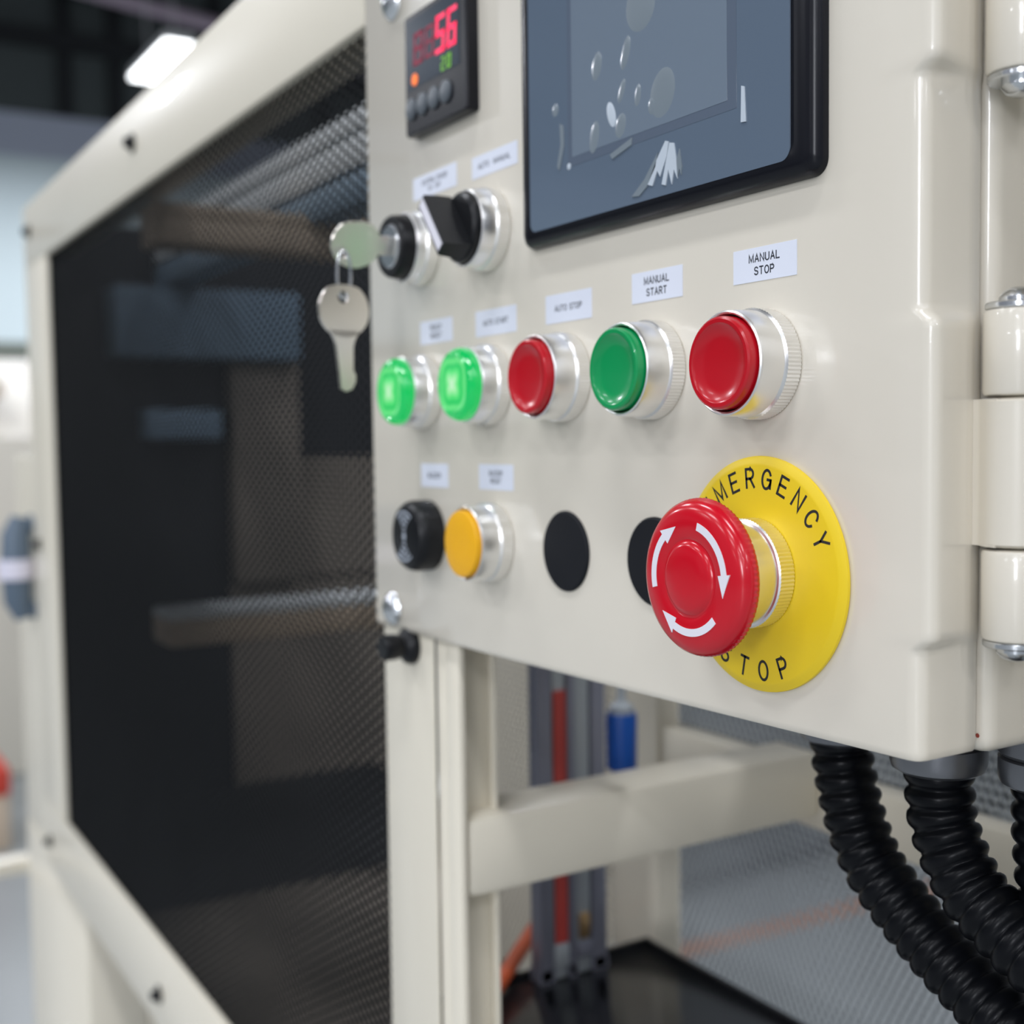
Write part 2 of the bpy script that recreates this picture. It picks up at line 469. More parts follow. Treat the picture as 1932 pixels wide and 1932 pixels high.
# neighbouring machinery beyond the left end
nm = thing('neighbour_machine', 'cream machine with a slanting cover beyond the left end of the frame', 'machine', -5300, 500, FZ)
bm = bmesh.new()
add_box(bm, -700, 500, -700, 900, 0, 1330, 20)
from_bm('body', bm, 'cream_pale', nm)
bm = bmesh.new()
v = [bm.verts.new(V(*p)) for p in ((-600, -600, 1330), (480, -600, 1330), (480, 880, 1330), (-600, 880, 1330), (-600, -600, 1660), (-100, -600, 1660), (-100, 880, 1660), (-600, 880, 1660))]
for f in ((0, 1, 2, 3), (4, 5, 6, 7), (0, 1, 5, 4), (1, 2, 6, 5), (2, 3, 7, 6), (3, 0, 4, 7)): bm.faces.new([v[i] for i in f])
from_bm('slanted_cover', bm, 'cream_pale', nm)
box('cover_slot', 100, 480, -300, 60, 1480, 1540, 'tan', nm)
rb = thing('storage_crate', 'brown crate with a red lid low at the left edge of the picture', 'crate', -4000, 255, FZ)
box('crate_body', -120, 120, -130, 132, 0, 178, 'tan', rb, 8)
box('lid', -126, 126, -132, 136, 178.2, 268, 'red_box', rb, 10)
fr = thing('orange_hose_reel', 'orange reel on a grey stand at the left edge, half cut off', 'reel', -4300, 335, FZ)
lathe('reel', [(0, -40), (110, -40), (120, -30), (50, -25), (50, 25), (120, 30), (110, 40), (0, 40)], 'orange', fr, 32, at=(0, 0, 1050))
box('stand', -30, 30, -30, 30, 0, 1010, 'dark_machine', fr)

# dark machine and floor marking behind the back mesh
fl = box('floor_line', -4200, -500, 0, 70, FZ + 0.2, FZ + 2, 'floor_line')
fl.matrix_world = Matrix.Translation((-2.13, 1.95, ZO)) @ Matrix.Rotation(math.radians(87), 4, 'Z') @ Matrix.Translation((2.35, -0.065, 0))
fl['kind'] = 'structure'; fl.name = 'trim_1'
dm = thing('dark_cabinet', 'dark grey cabinet standing on the floor behind the galvanised mesh', 'cabinet', -3080, 3300, FZ)
box('body', -700, 700, -1500, 1500, 60, 1500, 'dark_machine', dm, 10)
box('plinth', -650, 650, -1450, 1450, 0, 60, 'truss', dm)
box('door', 700.5, 716, -1480, 1480, 80, 1480, 'dark_machine', dm, 4)

# ================================================================ MACHINE FRAME
mf = thing('machine_frame', 'cream painted steel machine frame carrying the control panel and black mesh guard', 'machine frame', 0, 0, 0)
def fbox(name, *a, m='paint_far', bev=2.5): return box(name, *a, m, mf, bev)
fbox('post', -191, -183, 4.2, 24, FZ, 320, bev=1)
fbox('post_flange', -181.6, -171, 3.2, 6.2, FZ, 320, bev=1)
fbox('post_back', -182.8, -178, 22, 24, FZ, 320, bev=0.5)
fbox('rail', -199, -171.3, 6.4, 192, -141, -109.5, bev=4)
fbox('bay_shade_top', -236, 182, 6, 232, 331, 334, bev=0.5)  # unseen roof added to keep the bay in shade
fbox('bay_shade_side', 178, 181, 24, 186, -900, 300, bev=0.5)  # unseen sheet added to cut side light into the bay
fbox('bay_shade_front', 112, 181, 20, 23, -900, 330, bev=0.5)  # blocker added out of view to darken the bay from the front
fbox('back_rail', -290.5, 139.5, 192.5, 207, -148, -121)
fbox('back_post', -333, -291, 190, 207, FZ, -10)
fbox('back_post', 140, 182, 190, 232, FZ, 320)
fbox('hanger_rail', -300, -200, 138, 152, 70, 84)
fbox('hanger_post', -300, -286, 138, 152, 84, 320)
fbox('upper_rail', -240, 182, 160, 192, 300, 330)
fbox('side_tie', -186, -171, 40, 192, 302, 328)
# left column of the frame, half height
fbox('column', -1192, -1022, 10.5, 62, -376, 26, bev=4)
fbox('column', -1192, -892, 10.5, 62, FZ, -376.5, bev=2)
fbox('column_side', -905, -892, 63, 130, FZ, -374, bev=2)
fbox('low_rail', -1530, -1500, -260, 64, -541, -521)
fbox('low_rail', -1530, -1195, 66, 90, -541, -521)
fbox('inner_post', -905, -852, 210, 260, FZ, -335, bev=2)
strands('mesh_infill', -900, -562, -640, -382, 14, 26, 1.6, 1.6, 'Y', 206, 'mesh_galv', mf)
strands('mesh_infill', -560, -334, -540, 60, 5, 8.4, 1.7, 0.9, 'Y', 205, 'paint_far', mf)
strands('mesh_infill', -290, 138, -540, -150, 4.6, 9, 1.2, 0.7, 'Y', 205, 'mesh_galv', mf)
strands('mesh_infill', -290, 138, -120, 60, 4.6, 9, 1.2, 0.7, 'Y', 205, 'mesh_galv', mf)
# what can be guessed through the black guard
fbox('inner_rail', -640, -600, 12, 340, 171, 188, m='tan', bev=1)
fbox('inner_rail', -640, -600, 12, 340, 188.2, 198, m='tan', bev=1)
fbox('inner_rail', -640, -600, 12, 340, -104, -86, m='tan', bev=1)
fbox('inner_rail', -640, -600, 12, 340, -85.8, -79, m='grey_beam', bev=1)  # pale bar stands in for the highlight along the rail's top
fbox('trunking', -1008, -200, 120, 150, 239, 252, m='grey_beam', bev=1)
fbox('trunking', -1008, -200, 120, 150, 216, 236, m='grey_beam', bev=1)
fbox('trunking', -1008, -200, 120, 150, 192, 212, m='blue_beam', bev=1)
fbox('inner_panel', -1020, -1012, 12, 420, -372, 250, m='inside', bev=0)  # dark sheet added as the shaded interior behind the mesh
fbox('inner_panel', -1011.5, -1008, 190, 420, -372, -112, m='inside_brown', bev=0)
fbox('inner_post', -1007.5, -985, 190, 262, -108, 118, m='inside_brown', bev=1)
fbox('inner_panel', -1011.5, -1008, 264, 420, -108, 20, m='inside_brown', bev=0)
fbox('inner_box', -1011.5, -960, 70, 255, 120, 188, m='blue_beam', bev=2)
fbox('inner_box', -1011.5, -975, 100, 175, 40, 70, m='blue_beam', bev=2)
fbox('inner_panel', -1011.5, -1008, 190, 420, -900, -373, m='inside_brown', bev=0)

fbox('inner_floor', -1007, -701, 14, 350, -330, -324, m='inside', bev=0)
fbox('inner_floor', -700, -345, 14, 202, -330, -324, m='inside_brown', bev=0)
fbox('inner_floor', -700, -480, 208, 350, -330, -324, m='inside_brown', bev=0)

# ================================================================ BLACK MESH GUARD
mg = thing('mesh_guard', 'large black expanded metal guard bolted in a flat cream frame', 'guard panel', 0, 0, 0)
box('top_rail', -1020, -237.2, 0, 4, 205, 262, 'paint_far', mg, 1.2)
box('bottom_rail', -1020, -191.5, 0, 4, -372, -308, 'paint_far', mg, 1.2)
box('side_stile', -1020, -921, 0, 4, -307.8, 204.8, 'paint_far', mg, 1.2)
box('side_stile', -235.5, -191.5, 3.2, 4, -307.8, 204.8, 'paint_far', mg, 0.2)
box('top_lip', -921, -236, 4.2, 26, 205.5, 209, 'paint_far', mg, 0.5)
strands('expanded_mesh', -930, -230, -316, 212, 9.2, 5.2, 1.05, 0.9, 'Y', 5.4, 'mesh_black', mg)
def bolt(x, z, m, r=7.5, y=0.0, parent=mg, name='bolt'):
    return lathe(name, [(0, 0.02), (r, 0.02), (r, 1.2), (r * .92, 1.5), (r * .62, 1.6), (r * .58, 4.5), (r * .45, 6), (0, 6)], m, parent, 24, at=(x, y, z))
for x, z in ((-993, 236), (-995, -58), (-996, -346), (-607, 236), (-607, -346)): bolt(x, z, 'black', 6.5)

# black stand-off knob at the guard's lower right
kb = thing('guard_knob', 'small black flanged knob under the lower left corner of the control panel', 'knob', -209.5, 3.1, -47)
lathe('flange', [(0, 0), (7.6, 0), (7.8, 1), (7.2, 3), (5.4, 4.6), (4.6, 5.2), (0, 5.2)], 'black', kb, 32)
lathe('knob_head', [(0, 5.3), (4.6, 5.3), (5.2, 8), (5.3, 12), (4.6, 13.4), (0, 13.6)], 'black', kb, 32)

# handle on the left column
hd = thing('column_handle', 'slate grey bar handle wrapped with white tape on the cream column', 'handle', -1092, 10.3, -88)
tube('grip', [(0, -12, -52), (0, -16, -34), (0, -17, 0), (0, -16, 34), (0, -12, 52)], [8, 14, 15, 14, 8], 'handle', hd, 20)
lathe('mount', [(0, 0), (10, 0), (10, 3), (7, 5), (7, 14), (0, 14)], 'handle', hd, 20, at=(0, 0, 44))
lathe('mount', [(0, 0), (10, 0), (10, 3), (7, 5), (7, 14), (0, 14)], 'handle', hd, 20, at=(0, 0, -44))
tube('tape_band', [(0, -17, -11), (0, -17, 9)], [17.5, 17.5], 'tape', hd, 24)

# ================================================================ CONTROL HOUSING behind the panel
ch = thing('control_housing', 'cream steel control housing behind the panel with bolted hinge knuckles', 'housing', 0, 0, 0)
box('body', -160, 48.3, 21.8, 110, -39.5, 300, 'paint', ch, 4, 4)
HX, HY, HR = 56.0, 13.4, 7.4
def knuckle(z0, z1, parent, m='paint'):
    return lathe('hinge_knuckle', [(0, z0), (HR - 1, z0), (HR - 0.3, z0 + .3), (HR, z0 + 1), (HR, z1 - 1), (HR - .3, z1 - .3), (HR - 1, z1), (0, z1)], m, parent, 48, 'Z', at=(HX, HY, 0))
HY = 21.0
knuckle(43.0, 62.0, ch)
knuckle(-11.2, 9.2, ch)
knuckle(112.5, 140, ch)
for z, up in ((62.0, 1), (-11.2, -1), (112.5, -1)):
    s = up
    lathe('hinge_washer', [(0, z), (6.8, z), (7.0, z + s * .3), (7.0, z + s * 1.2), (6.7, z + s * 1.5), (0, z + s * 1.5)], 'steel', ch, 32, 'Z', at=(HX, HY, 0))
    lathe('hinge_bolt', [(0, z + s * 1.5), (4.2, z + s * 1.5), (4.2, z + s * 2.6), (3.2, z + s * 4.0), (1.6, z + s * 4.7), (0, z + s * 4.8)], 'steel', ch, 32, 'Z', at=(HX, HY, 0))
lathe('primer_chip', [(0, 0.0), (0.55, 0.0), (0.5, 0.06), (0, 0.07)], 'paint_chip', ch, 12, at=(45.6, 21.79, -35.0))

# ================================================================ CONTROL PANEL (hinged door)
cp = thing('control_fascia', 'glossy cream hinged control panel with rounded right edge', 'control panel', 0, 0, 0)
def panel_face():
    bm = bmesh.new()
    xl, xr, rad, th, yb = -236.5, 47.2, 3.8, 2.8, 20.0
    sec = [(xl, th), (xl, 0.8), (xl + 0.8, 0.0), (-150, 0), (-60, 0), (20, 0), (34, 0), (xr - rad, 0)]
    for i in range(1, 7):
        a = math.radians(90 - 15 * i)
        sec.append((xr - rad + rad * math.cos(a), rad - rad * math.sin(a)))
    sec += [(xr, 10), (xr, 15), (xr, yb - 1.2), (xr - 0.8, yb), (xr - th, yb), (xr - th, 8), (xr - th - 2, th + .6), (xr - th - 4, th), (20, th), (-60, th), (-150, th)]
    zs = [-41.0, -40.4, -39.0]
    for z0, z1 in ((-12.5, 61.5), (113.5, 310)):
        zs += [z0 - 2.2, z0 - 1.0, z0, z0 + 1.2, z0 + 2.4, z0 + 4]
        if z1 < 200: zs += [z1 - 4, z1 - 2.4, z1 - 1.2, z1, z1 + 1.0, z1 + 2.2]
    zs += [20, 90, 310]
    zs = sorted(zs)
    def bump(z):
        def ss(t): t = max(0, min(1, t)); return t * t * (3 - 2 * t)
        b = 0
        for z0, z1 in ((-12.5, 61.5), (113.5, 400)):
            b = max(b, ss((z - z0 + 1.0) / 3.4) * ss((z1 + 1.0 - z) / 3.4))
        return b
    rings = []
    for z in zs:
        b = bump(z)
        inset = 0.6 if z == zs[0] else (0.15 if z == zs[1] else 0)
        ring = []
        for x, y in sec:
            k = max(0, min(1, (x - 34) / 8)) 
            xx = x + 3.8 * b * k * (1 - 0.88 * min(1, max(0, y / 17)))
            yy = y + (inset if y < 1 else 0)
            if x > 46: xx -= inset
            zz = z + (max(0, (x + 115)) / 162 * 3.0 if z < -38 else 0)
            ring.append(bm.verts.new(V(xx, yy, zz)))
        rings.append(ring)
    n = len(sec)
    for a, b in zip(rings, rings[1:]):
        for i in range(n):
            j = (i + 1) % n
            bm.faces.new((a[i], a[j], b[j], b[i]))
    bm.faces.new(rings[0]); bm.faces.new(rings[-1][::-1])
    return from_bm('panel_face', bm, 'paint', cp, None, 50)
panel_face()
# knuckle welded to the panel side
bm = bmesh.new()
add_lathe(bm, [(0, 9.8), (HR - .8, 9.8), (HR, 10.4), (HR, 41.8), (HR - .8, 42.4), (0, 42.4)], 48, 'Z', None, HX, HY, 0)
fil = [(46.5, 20.2), (46.5, 16.4), (47.9, 16.3), (49.0, 16.4), (50.2, 15.9), (51.6, 14.9), (53.4, 14.1), (56.0, 13.62), (56.0, 20.2)]
fa = [bm.verts.new(V(x, y, 9.8)) for x, y in fil]; fb = [bm.verts.new(V(x, y, 42.4)) for x, y in fil]
bm.faces.new(fa); bm.faces.new(fb[::-1])
for i in range(len(fil)): bm.faces.new((fa[i], fb[i], fb[(i + 1) % len(fil)], fa[(i + 1) % len(fil)]))
from_bm('hinge_knuckle', bm, 'paint', cp, None, 40)
for x, z in ((-219.5, -33), (-209.5, 205.6)):
    lathe('screw', [(0, 0.02), (6.8, 0.02), (6.9, .6), (5.6, 2.4), (3.2, 3.8), (0, 4.3)], 'steel', cp, 32, at=(x, 0, z))

# ================================================================ DEVICES
def bezel(parent, h=12.6):
    lathe('knurled_ring', [(13.2, 0), (13.9, 0.3), (13.9, 4.6), (13.5, 5.0)], 'chrome', parent, 176, knurl={1: .22, 2: .22})
    lathe('bezel', [(13.5, 5.0), (13.25, 5.3), (13.1, h - 1.0), (12.9, h - .3), (12.5, h), (12.1, h - .2), (11.9, h - .8), (11.9, h - 6)], 'chrome', parent, 96)

def pushbutton(name, x, z, cap_m, label, h=12.6, cap='dish'):
    t = thing(name, label, 'button', x, 0, z, 'push buttons on the control panel')
    bezel(t, h)
    if cap == 'dish':
        pr = [(11.3, h - 5), (11.5, h + 1.2), (11.3, h + 2.0), (10.8, h + 2.35), (9.9, h + 2.3), (9.2, h + 1.75), (6, h + 1.35), (3, h + 1.2), (0, h + 1.15)]
    else:
        pr = [(11.3, h - 5), (11.6, h + .9), (11.3, h + 1.5), (10.7, h + 1.7), (5, h + 1.75), (0, h + 1.75)]
    lathe('cap', pr, cap_m, t, 96)
    return t
def lit_button(x, z, label):
    t = thing('lit_push_button', label, 'button', x, 0, z, 'push buttons on the control panel')
    bezel(t, 11.0)
    h = 11.0
    lathe('lens', [(11.4, h - 4), (12.3, h + .4), (12.5, h + 1.6), (12.2, h + 3.0), (11.3, h + 4.2), (10.0, h + 4.7), (9.3, h + 4.4), (8.4, h + 4.3), (4, h + 4.7), (0, h + 4.8)], 'lit', t, 96)
    return t
pushbutton('push_button', -2.3, 53.0, 'red', 'large red push button with chrome bezel under the MANUAL STOP label')
pushbutton('push_button', -46.2, 54.0, 'green', 'unlit green push button under the MANUAL START label')
pushbutton('push_button', -91.2, 54.2, 'red', 'smaller red push button between the glowing green ones and the plain green one')
lit_button(-137.6, 54.0, 'glowing green push button next to the smaller red button')
lit_button(-187.5, 53.6, 'glowing green push button at the left end of the row, below the hanging key')
pushbutton('push_button', -137.6, -0.5, 'amber', 'flat amber yellow push button beside the black buzzer', 12.0, 'flat')

# buzzer
bz = thing('buzzer', 'black round buzzer with grey sound wave marks left of the amber button', 'buzzer', -186.5, 0, -1.0)
lathe('housing', [(13.2, 0), (13.5, .4), (13.5, 6.5), (13.0, 8.6), (11.6, 10.2), (9.6, 10.8), (0, 10.9)], 'black', bz, 64)
bm = bmesh.new()
def add_arc(bm, cx, cz, r0, r1, a0, a1, y0, y1, n=16):
    poly = []
    for i in range(n + 1):
        a = math.radians(a0 + (a1 - a0) * i / n); poly.append((cx + r1 * math.sin(a), cz + r1 * math.cos(a)))
    for i in range(n, -1, -1):
        a = math.radians(a0 + (a1 - a0) * i / n); poly.append((cx + r0 * math.sin(a), cz + r0 * math.cos(a)))
    # quads
    m = len(poly); h = n + 1
    A = [bm.verts.new(V(x, y0, z)) for x, z in poly]; B = [bm.verts.new(V(x, y1, z)) for x, z in poly]
    for i in range(n):
        bm.faces.new((A[i], A[i + 1], A[m - 2 - i], A[m - 1 - i]))
        bm.faces.new((A[i + 1], A[i], B[i], B[i + 1]))
        bm.faces.new((A[m - 1 - i], A[m - 2 - i], B[m - 2 - i], B[m - 1 - i]))
    bm.faces.new((A[0], A[m - 1], B[m - 1], B[0])); bm.faces.new((A[n], B[n], B[n + 1], A[n + 1]))
for s in (0, 180):
    for r in (3.2, 5.2, 7.2, 9.2): add_arc(bm, 0, 0, r - .38, r + .38, s - 14 - r * 2.6, s + 14 + r * 2.6, -11.0, -10.75)
    add_arc(bm, 0, 0, .9, 2.0, s - 24, s + 24, -11.0, -10.75, 4)
add_lathe(bm, [(0, 10.8), (1.2, 10.8), (1.2, 11.0), (0, 11.0)], 16)
from_bm('sound_symbol', bm, 'grey_print', bz)

# hole plugs
pl = [(0, 0.02), (12.85, 0.02), (12.8, .5), (12.2, 1.0), (6, 1.15), (0, 1.2)]
tag(lathe('hole_plug', pl, 'black_matte', None, 64), 'flat black hole plug standing alone between the amber button and the emergency stop', 'plug', 'black hole plugs')
bpy.data.objects['hole_plug'].location = V(-92.1, 0, -.6) + Vector((0, 0, ZO))
tag(lathe('hole_plug', pl, 'black_matte', None, 64), 'black hole plug half hidden behind the red emergency stop mushroom', 'plug', 'black hole plugs')
bpy.data.objects['hole_plug.001'].location = V(-46.5, 0, -.4) + Vector((0, 0, ZO))

# emergency stop
lp = thing('emergency_legend_plate', 'round yellow plate lettered EMERGENCY STOP behind the red mushroom', 'sign', -2.5, 0, 0)
lathe('disc', [(11.0, 0), (29.4, 0), (30.0, .5), (29.9, 1.2), (28.2, 2.1), (27.4, 2.2), (11.0, 2.2)], 'yellow', lp, 128)
for i, c in enumerate('EMERGENCY'):
    a = 9 + (i - 4) * 14.3
    text('letter', c, 4.7, 24.4 * math.sin(math.radians(a)), -2.23, 24.4 * math.cos(math.radians(a)), 'ink', lp, a, .15, 1.0)
for i, c in enumerate('STOP'):
    a = 208 - i * 17.0
    text('letter', c, 4.7, 24.4 * math.sin(math.radians(a)), -2.23, 24.4 * math.cos(math.radians(a)), 'ink', lp, a - 180, .15, 1.0)
es = thing('emergency_stop', 'red mushroom emergency stop button with white arrows on a metal collar', 'button', -2.5, -2.2, 0.5)
lathe('collar', [(9, 0), (13.9, 0.2), (13.9, 4.6), (13.4, 5.0)], 'chrome', es, 176, knurl={1: .22, 2: .22})
lathe('collar_sleeve', [(13.4, 5.0), (12.9, 5.2), (12.9, 15.9)], 'chrome', es, 96)
lathe('mushroom', [(12.95, 15.4), (17.2, 15.4), (18.6, 15.9), (19.4, 16.7), (19.6, 17.5), (19.5, 18.8), (19.1, 19.9), (18.2, 21.0), (16.6, 21.8), (14.0, 22.2), (10.3, 22.2), (9.6, 21.9), (9.1, 22.0), (8.6, 22.5), (7.6, 22.9), (4, 23.1), (0, 23.15)], 'mushroom', es, 180, knurl={3: .25, 4: .3, 5: .25})
bm = bmesh.new()
def add_arrow(bm, a0, a1, r=13.3, w=.95):
    tip = a1; base = a1 - 24
    y0, y1 = -22.32, -21.9
    def rad(rr): return y0
    add_arc(bm, 0, 0, r - w, r + w, a0, base, y0, y1, 14)
    b = math.radians(base); t = math.radians(tip)
    poly = [((r + 2.1) * math.sin(b), (r + 2.1) * math.cos(b)), (r * math.sin(t), r * math.cos(t)), ((r - 2.1) * math.sin(b), (r - 2.1) * math.cos(b))]
    add_prism(bm, poly, y0, y1)
for a0, a1 in ((15, 106), (256, 340), (134, 228)):
    bm = bmesh.new(); add_arrow(bm, a0, a1); from_bm('arrow', bm, 'white_print', es)

# key switch
ks = thing('key_switch', 'key switch with black ring and steel lock face, key inserted', 'switch', -187.5, 0, 107.5)
bezel(ks, 9.0)
lathe('lock_ring', [(11.8, 4), (11.9, 9.5), (11.5, 13.4), (10.8, 14.4), (8.6, 14.4), (8.2, 13.6)], 'black', ks, 64)
lathe('lock_face', [(8.1, 10), (8.1, 14.2), (7.6, 14.6), (0, 14.7)], 'steel', ks, 48)
def key_mesh(name, m, parent, bow_r, blade, hole, flip=1):
    """A flat key in its own XZ plane, blade down, bow centred at the origin; 1.6 mm thick along Y."""
    bm = bmesh.new()
    n = 40
    outer = []
    for i in range(n):
        a = 2 * PI * i / n
        x, z = bow_r * math.sin(a), bow_r * math.cos(a)
        if z < 0: z *= 0.95
        if z > bow_r * .8: z = bow_r * .8 + (z - bow_r * .8) * .5
        outer.append((x, z))
    inner = [(hole[2] * math.sin(2 * PI * i / n) + hole[0], hole[2] * math.cos(2 * PI * i / n) + hole[1]) for i in range(n)]
    Y = (-.8, .8)
    vo = [[bm.verts.new(V(x, y, z)) for x, z in outer] for y in Y]
    vi = [[bm.verts.new(V(x, y, z)) for x, z in inner] for y in Y]
    for i in range(n):
        j = (i + 1) % n
        bm.faces.new((vo[0][i], vo[0][j], vi[0][j], vi[0][i]))
        bm.faces.new((vo[1][j], vo[1][i], vi[1][i], vi[1][j]))
        bm.faces.new((vo[0][j], vo[0][i], vo[1][i], vo[1][j]))
        bm.faces.new((vi[0][i], vi[0][j], vi[1][j], vi[1][i]))
    return from_bm(name, bm, m, parent, None, 30)
# inserted key: flat in the vertical plane across the panel
k1 = thing('key', 'steel key pushed into the key switch, bow lit green', 'key', -187.5, -27.8, 107.4, 'keys on the ring')
k1.rotation_euler = (0.50, 0, 1.438)
b1 = key_mesh('bow', 'key_steel', k1, 9.4, 0, (-4.6, -3.9, 1.7))
bm = bmesh.new(); add_box(bm, 8.6, 13.0, -.8, .8, -3.6, 3.6, .2); from_bm('blade', bm, 'key_steel', k1)
k2 = thing('key', 'spare steel key hanging from the ring below the key switch', 'key', -187.5, -33.2, 83.0, 'keys on the ring')
k2.rotation_euler = (0, 0, PI / 2 + 0.12)
key_mesh('bow', 'key_steel', k2, 10.4, 0, (-.4, 4.8, 2.3))
bm = bmesh.new()
add_prism(bm, [(-6.2, -7.2), (6.2, -7.2), (4.2, -10.5), (3.4, -13), (3.2, -22), (4.2, -23.5), (4.0, -26), (2.6, -28.6), (0.2, -29.6), (-2.0, -28.5), (-2.6, -22), (-3.6, -13), (-4.2, -10.5)], -.8, .8)
from_bm('blade', bm, 'key_steel', k2)
kr = thing('key_ring', 'small split ring joining the inserted key to the spare key', 'ring', -187.5, -32.8, 96.0)
bm = bmesh.new()
pts = [(0.5 * math.cos(2 * PI * i / 28), 2.7 * math.sin(2 * PI * i / 28), 8.6 * math.cos(2 * PI * i / 28)) for i in range(29)]
add_tube(bm, pts, .55, 8, False)
from_bm('ring_wire', bm, 'steel', kr)

# selector switch
ss = thing('selector_switch', 'black rotary selector switch with a white stripe on its lever', 'switch', -137.0, 0, 106.8)
bezel(ss, 10.5)
lathe('knob_base', [(11.8, 5), (12.0, 10.2), (11.7, 12.2), (10.6, 13.2), (0, 13.2)], 'black', ss, 64)
lv = bmesh.new()
add_loft(lv, [([(-3.4, -11.3), (3.4, -11.3), (3.4, 11.3), (-3.4, 11.3)], -13.0), ([(-3.2, -11.6), (3.2, -11.6), (3.2, 11.6), (-3.2, 11.6)], -18.0), ([(-2.8, -11.2), (2.8, -11.2), (2.8, 11.6), (-2.8, 11.6)], -23.0)], True, True)
lo = from_bm('lever', lv, 'black', ss)
lo.rotation_euler = (0, math.radians(-38), 0)
st = box('lever_stripe', -1.7, 1.7, -23.25, -22.9, -10.4, 10.9, 'white_print', lo)

# labels
def label(body, x0, x1, z0, z1, lab, size=2.35, xs=1.15):
    t = thing('label_sticker', lab, 'label', (x0 + x1) / 2, 0, (z0 + z1) / 2, 'white labels above the buttons')
    hx, hz = (x1 - x0) / 2, (z1 - z0) / 2
    box('tape', -hx, hx, -.14, -0.01, -hz, hz, 'paper', t)
    text('lettering', body, size * .68, 0, -.16, 0, 'label_ink', t, 0, .2, xs)
label('MANUAL\nSTOP', -13.1, 9.7, 73.9, 82.4, 'white label reading MANUAL STOP above the large red button', 2.7)
label('MANUAL\nSTART', -56.6, -33.7, 73.4, 82.0, 'white label reading MANUAL START above the unlit green button', 2.75)
label('AUTO STOP', -102.5, -76.8, 71.6, 80.6, 'white label with one dark blurred line above the smaller red button', 2.5)
label('AUTO START', -148.1, -120.6, 71.1, 80.0, 'white label with one blurred line above the second glowing green button', 2.5)
label('READY\nRESET', -191.1, -165.3, 71.5, 80.2, 'white label with two blurred lines above the leftmost glowing green button', 2.6)
label('AUTO  MANUAL', -149.1, -118.5, 126.0, 133.5, 'white label with one blurred line above the selector switch', 2.5, 1.25)
label('CONTROL POWER\nON  OFF', -194.8, -160.3, 126.4, 134.8, 'white label with two blurred lines above the key switch', 2.3, 1.12)
label('BUZZER', -192.4, -170.5, 17.4, 26.3, 'white label with one blurred word above the black buzzer', 2.5)
label('BUZZER\nRESET', -147.3, -123.9, 17.6, 26.5, 'white label with two blurred words above the amber button', 2.2)

# temperature controller
tm = thing('temperature_controller', 'small black digital controller with red digits left of the screen', 'controller', 0, 0, 0)
bm = bmesh.new()
X0, X1, Z0, Z1 = -190.5, -143.3, 148.8, 193.0
add_loft(bm, [(rrect(X0, X1, Z0, Z1, 1.0, 3), 0), (rrect(X0, X1, Z0, Z1, 1.0, 3), -4.3), (rrect(X0 + .7, X1 - .7, Z0 + .7, Z1 - .7, .8, 3), -5.0)], True, True)
from_bm('case', bm, 'bezel', tm)
box('window', X0 + 2.5, X1 - 4.6, -5.15, -4.9, Z0 + 16.5, Z1 - 2.5, 'meter_face', tm)
def seven(digit, x, z, w, h, m, parent, y=-5.25, th=1.0, lean=0.08):
    segs = {'0': 'abcdef', '1': 'bc', '2': 'abged', '3': 'abgcd', '4': 'fgbc', '5': 'afgcd', '6': 'afgedc', '7': 'abc', '8': 'abcdefg', '9': 'abcfgd'}[digit]
    bm = bmesh.new()
    P = {'a': (0, w, h, h), 'g': (0, w, h / 2, h / 2), 'd': (0, w, 0, 0), 'f': (0, 0, h / 2, h), 'b': (w, w, h / 2, h), 'e': (0, 0, 0, h / 2), 'c': (w, w, 0, h / 2)}
    for s in segs:
        a, b, c, d = P[s]
        add_box(bm, a - th / 2, b + th / 2, y, y + .1, c - th / 2, d + th / 2)
    for v in bm.verts: v.co.x += v.co.z * lean
    for v in bm.verts: v.co += V(x, 0, z)
    return from_bm('digit', bm, m, parent)
seven('8', -182.0, 174.0, 5.6, 10, 'digit_dim', tm, th=1.5)
seven('8', -173.0, 174.0, 5.6, 10, 'digit_dim', tm, th=1.1)
seven('5', -164.6, 173.6, 5.0, 11.5, 'digit_red', tm, th=1.7)
seven('6', -156.0, 173.6, 5.0, 11.5, 'digit_red', tm, th=1.7)
seven('2', -161.0, 166.4, 2.0, 4.0, 'digit_green', tm, th=.7)
seven('0', -156.6, 166.4, 2.0, 4.0, 'digit_green', tm, th=.9)
lathe('indicator', [(0, 5.1), (2.2, 5.1), (2.1, 5.4), (0, 5.5)], 'led_orange', tm, 24, at=(-182.0, 0, 168.4))
for i in range(4):
    lathe('round_key', [(0, 4.9), (4.0, 4.9), (3.9, 5.7), (3.2, 6.0), (0, 6.05)], 'meter_key', tm, 32, at=(-185.2 + i * 9.0, 0, 158.2))

# operator screen
hm = thing('operator_screen', 'dark glossy operator touch screen in a black rounded bezel', 'screen', 0, 0, 0)
bm = bmesh.new()
X0, X1, Z0, Z1 = -111.0, 20.0, 96.0, 206.0
def rr(d, y, r): return (rrect(X0 + d, X1 - d, Z0 + d, Z1 - d, r, 6), y)
add_loft(bm, [rr(0, 0, 4), rr(0, -1.2, 4), rr(.7, -2.9, 3.6), rr(2.0, -3.9, 3.0), rr(3.4, -4.2, 2.6), rr(6.2, -4.2, 2), rr(7.6, -3.9, 1.6)], True, True)
from_bm('bezel', bm, 'bezel', hm)
bm = bmesh.new(); add_loft(bm, [(rrect(-104.5, 11.6, 100.6, 198.4, 3), -3.95), (rrect(-104.5, 11.6, 100.6, 198.4, 3), -4.3)], True, True)
from_bm('screen_film', bm, 'screen', hm)
box('display_border', -82.5, -7.0, -4.36, -4.31, 117.0, 182, 'lcd_edge', hm)
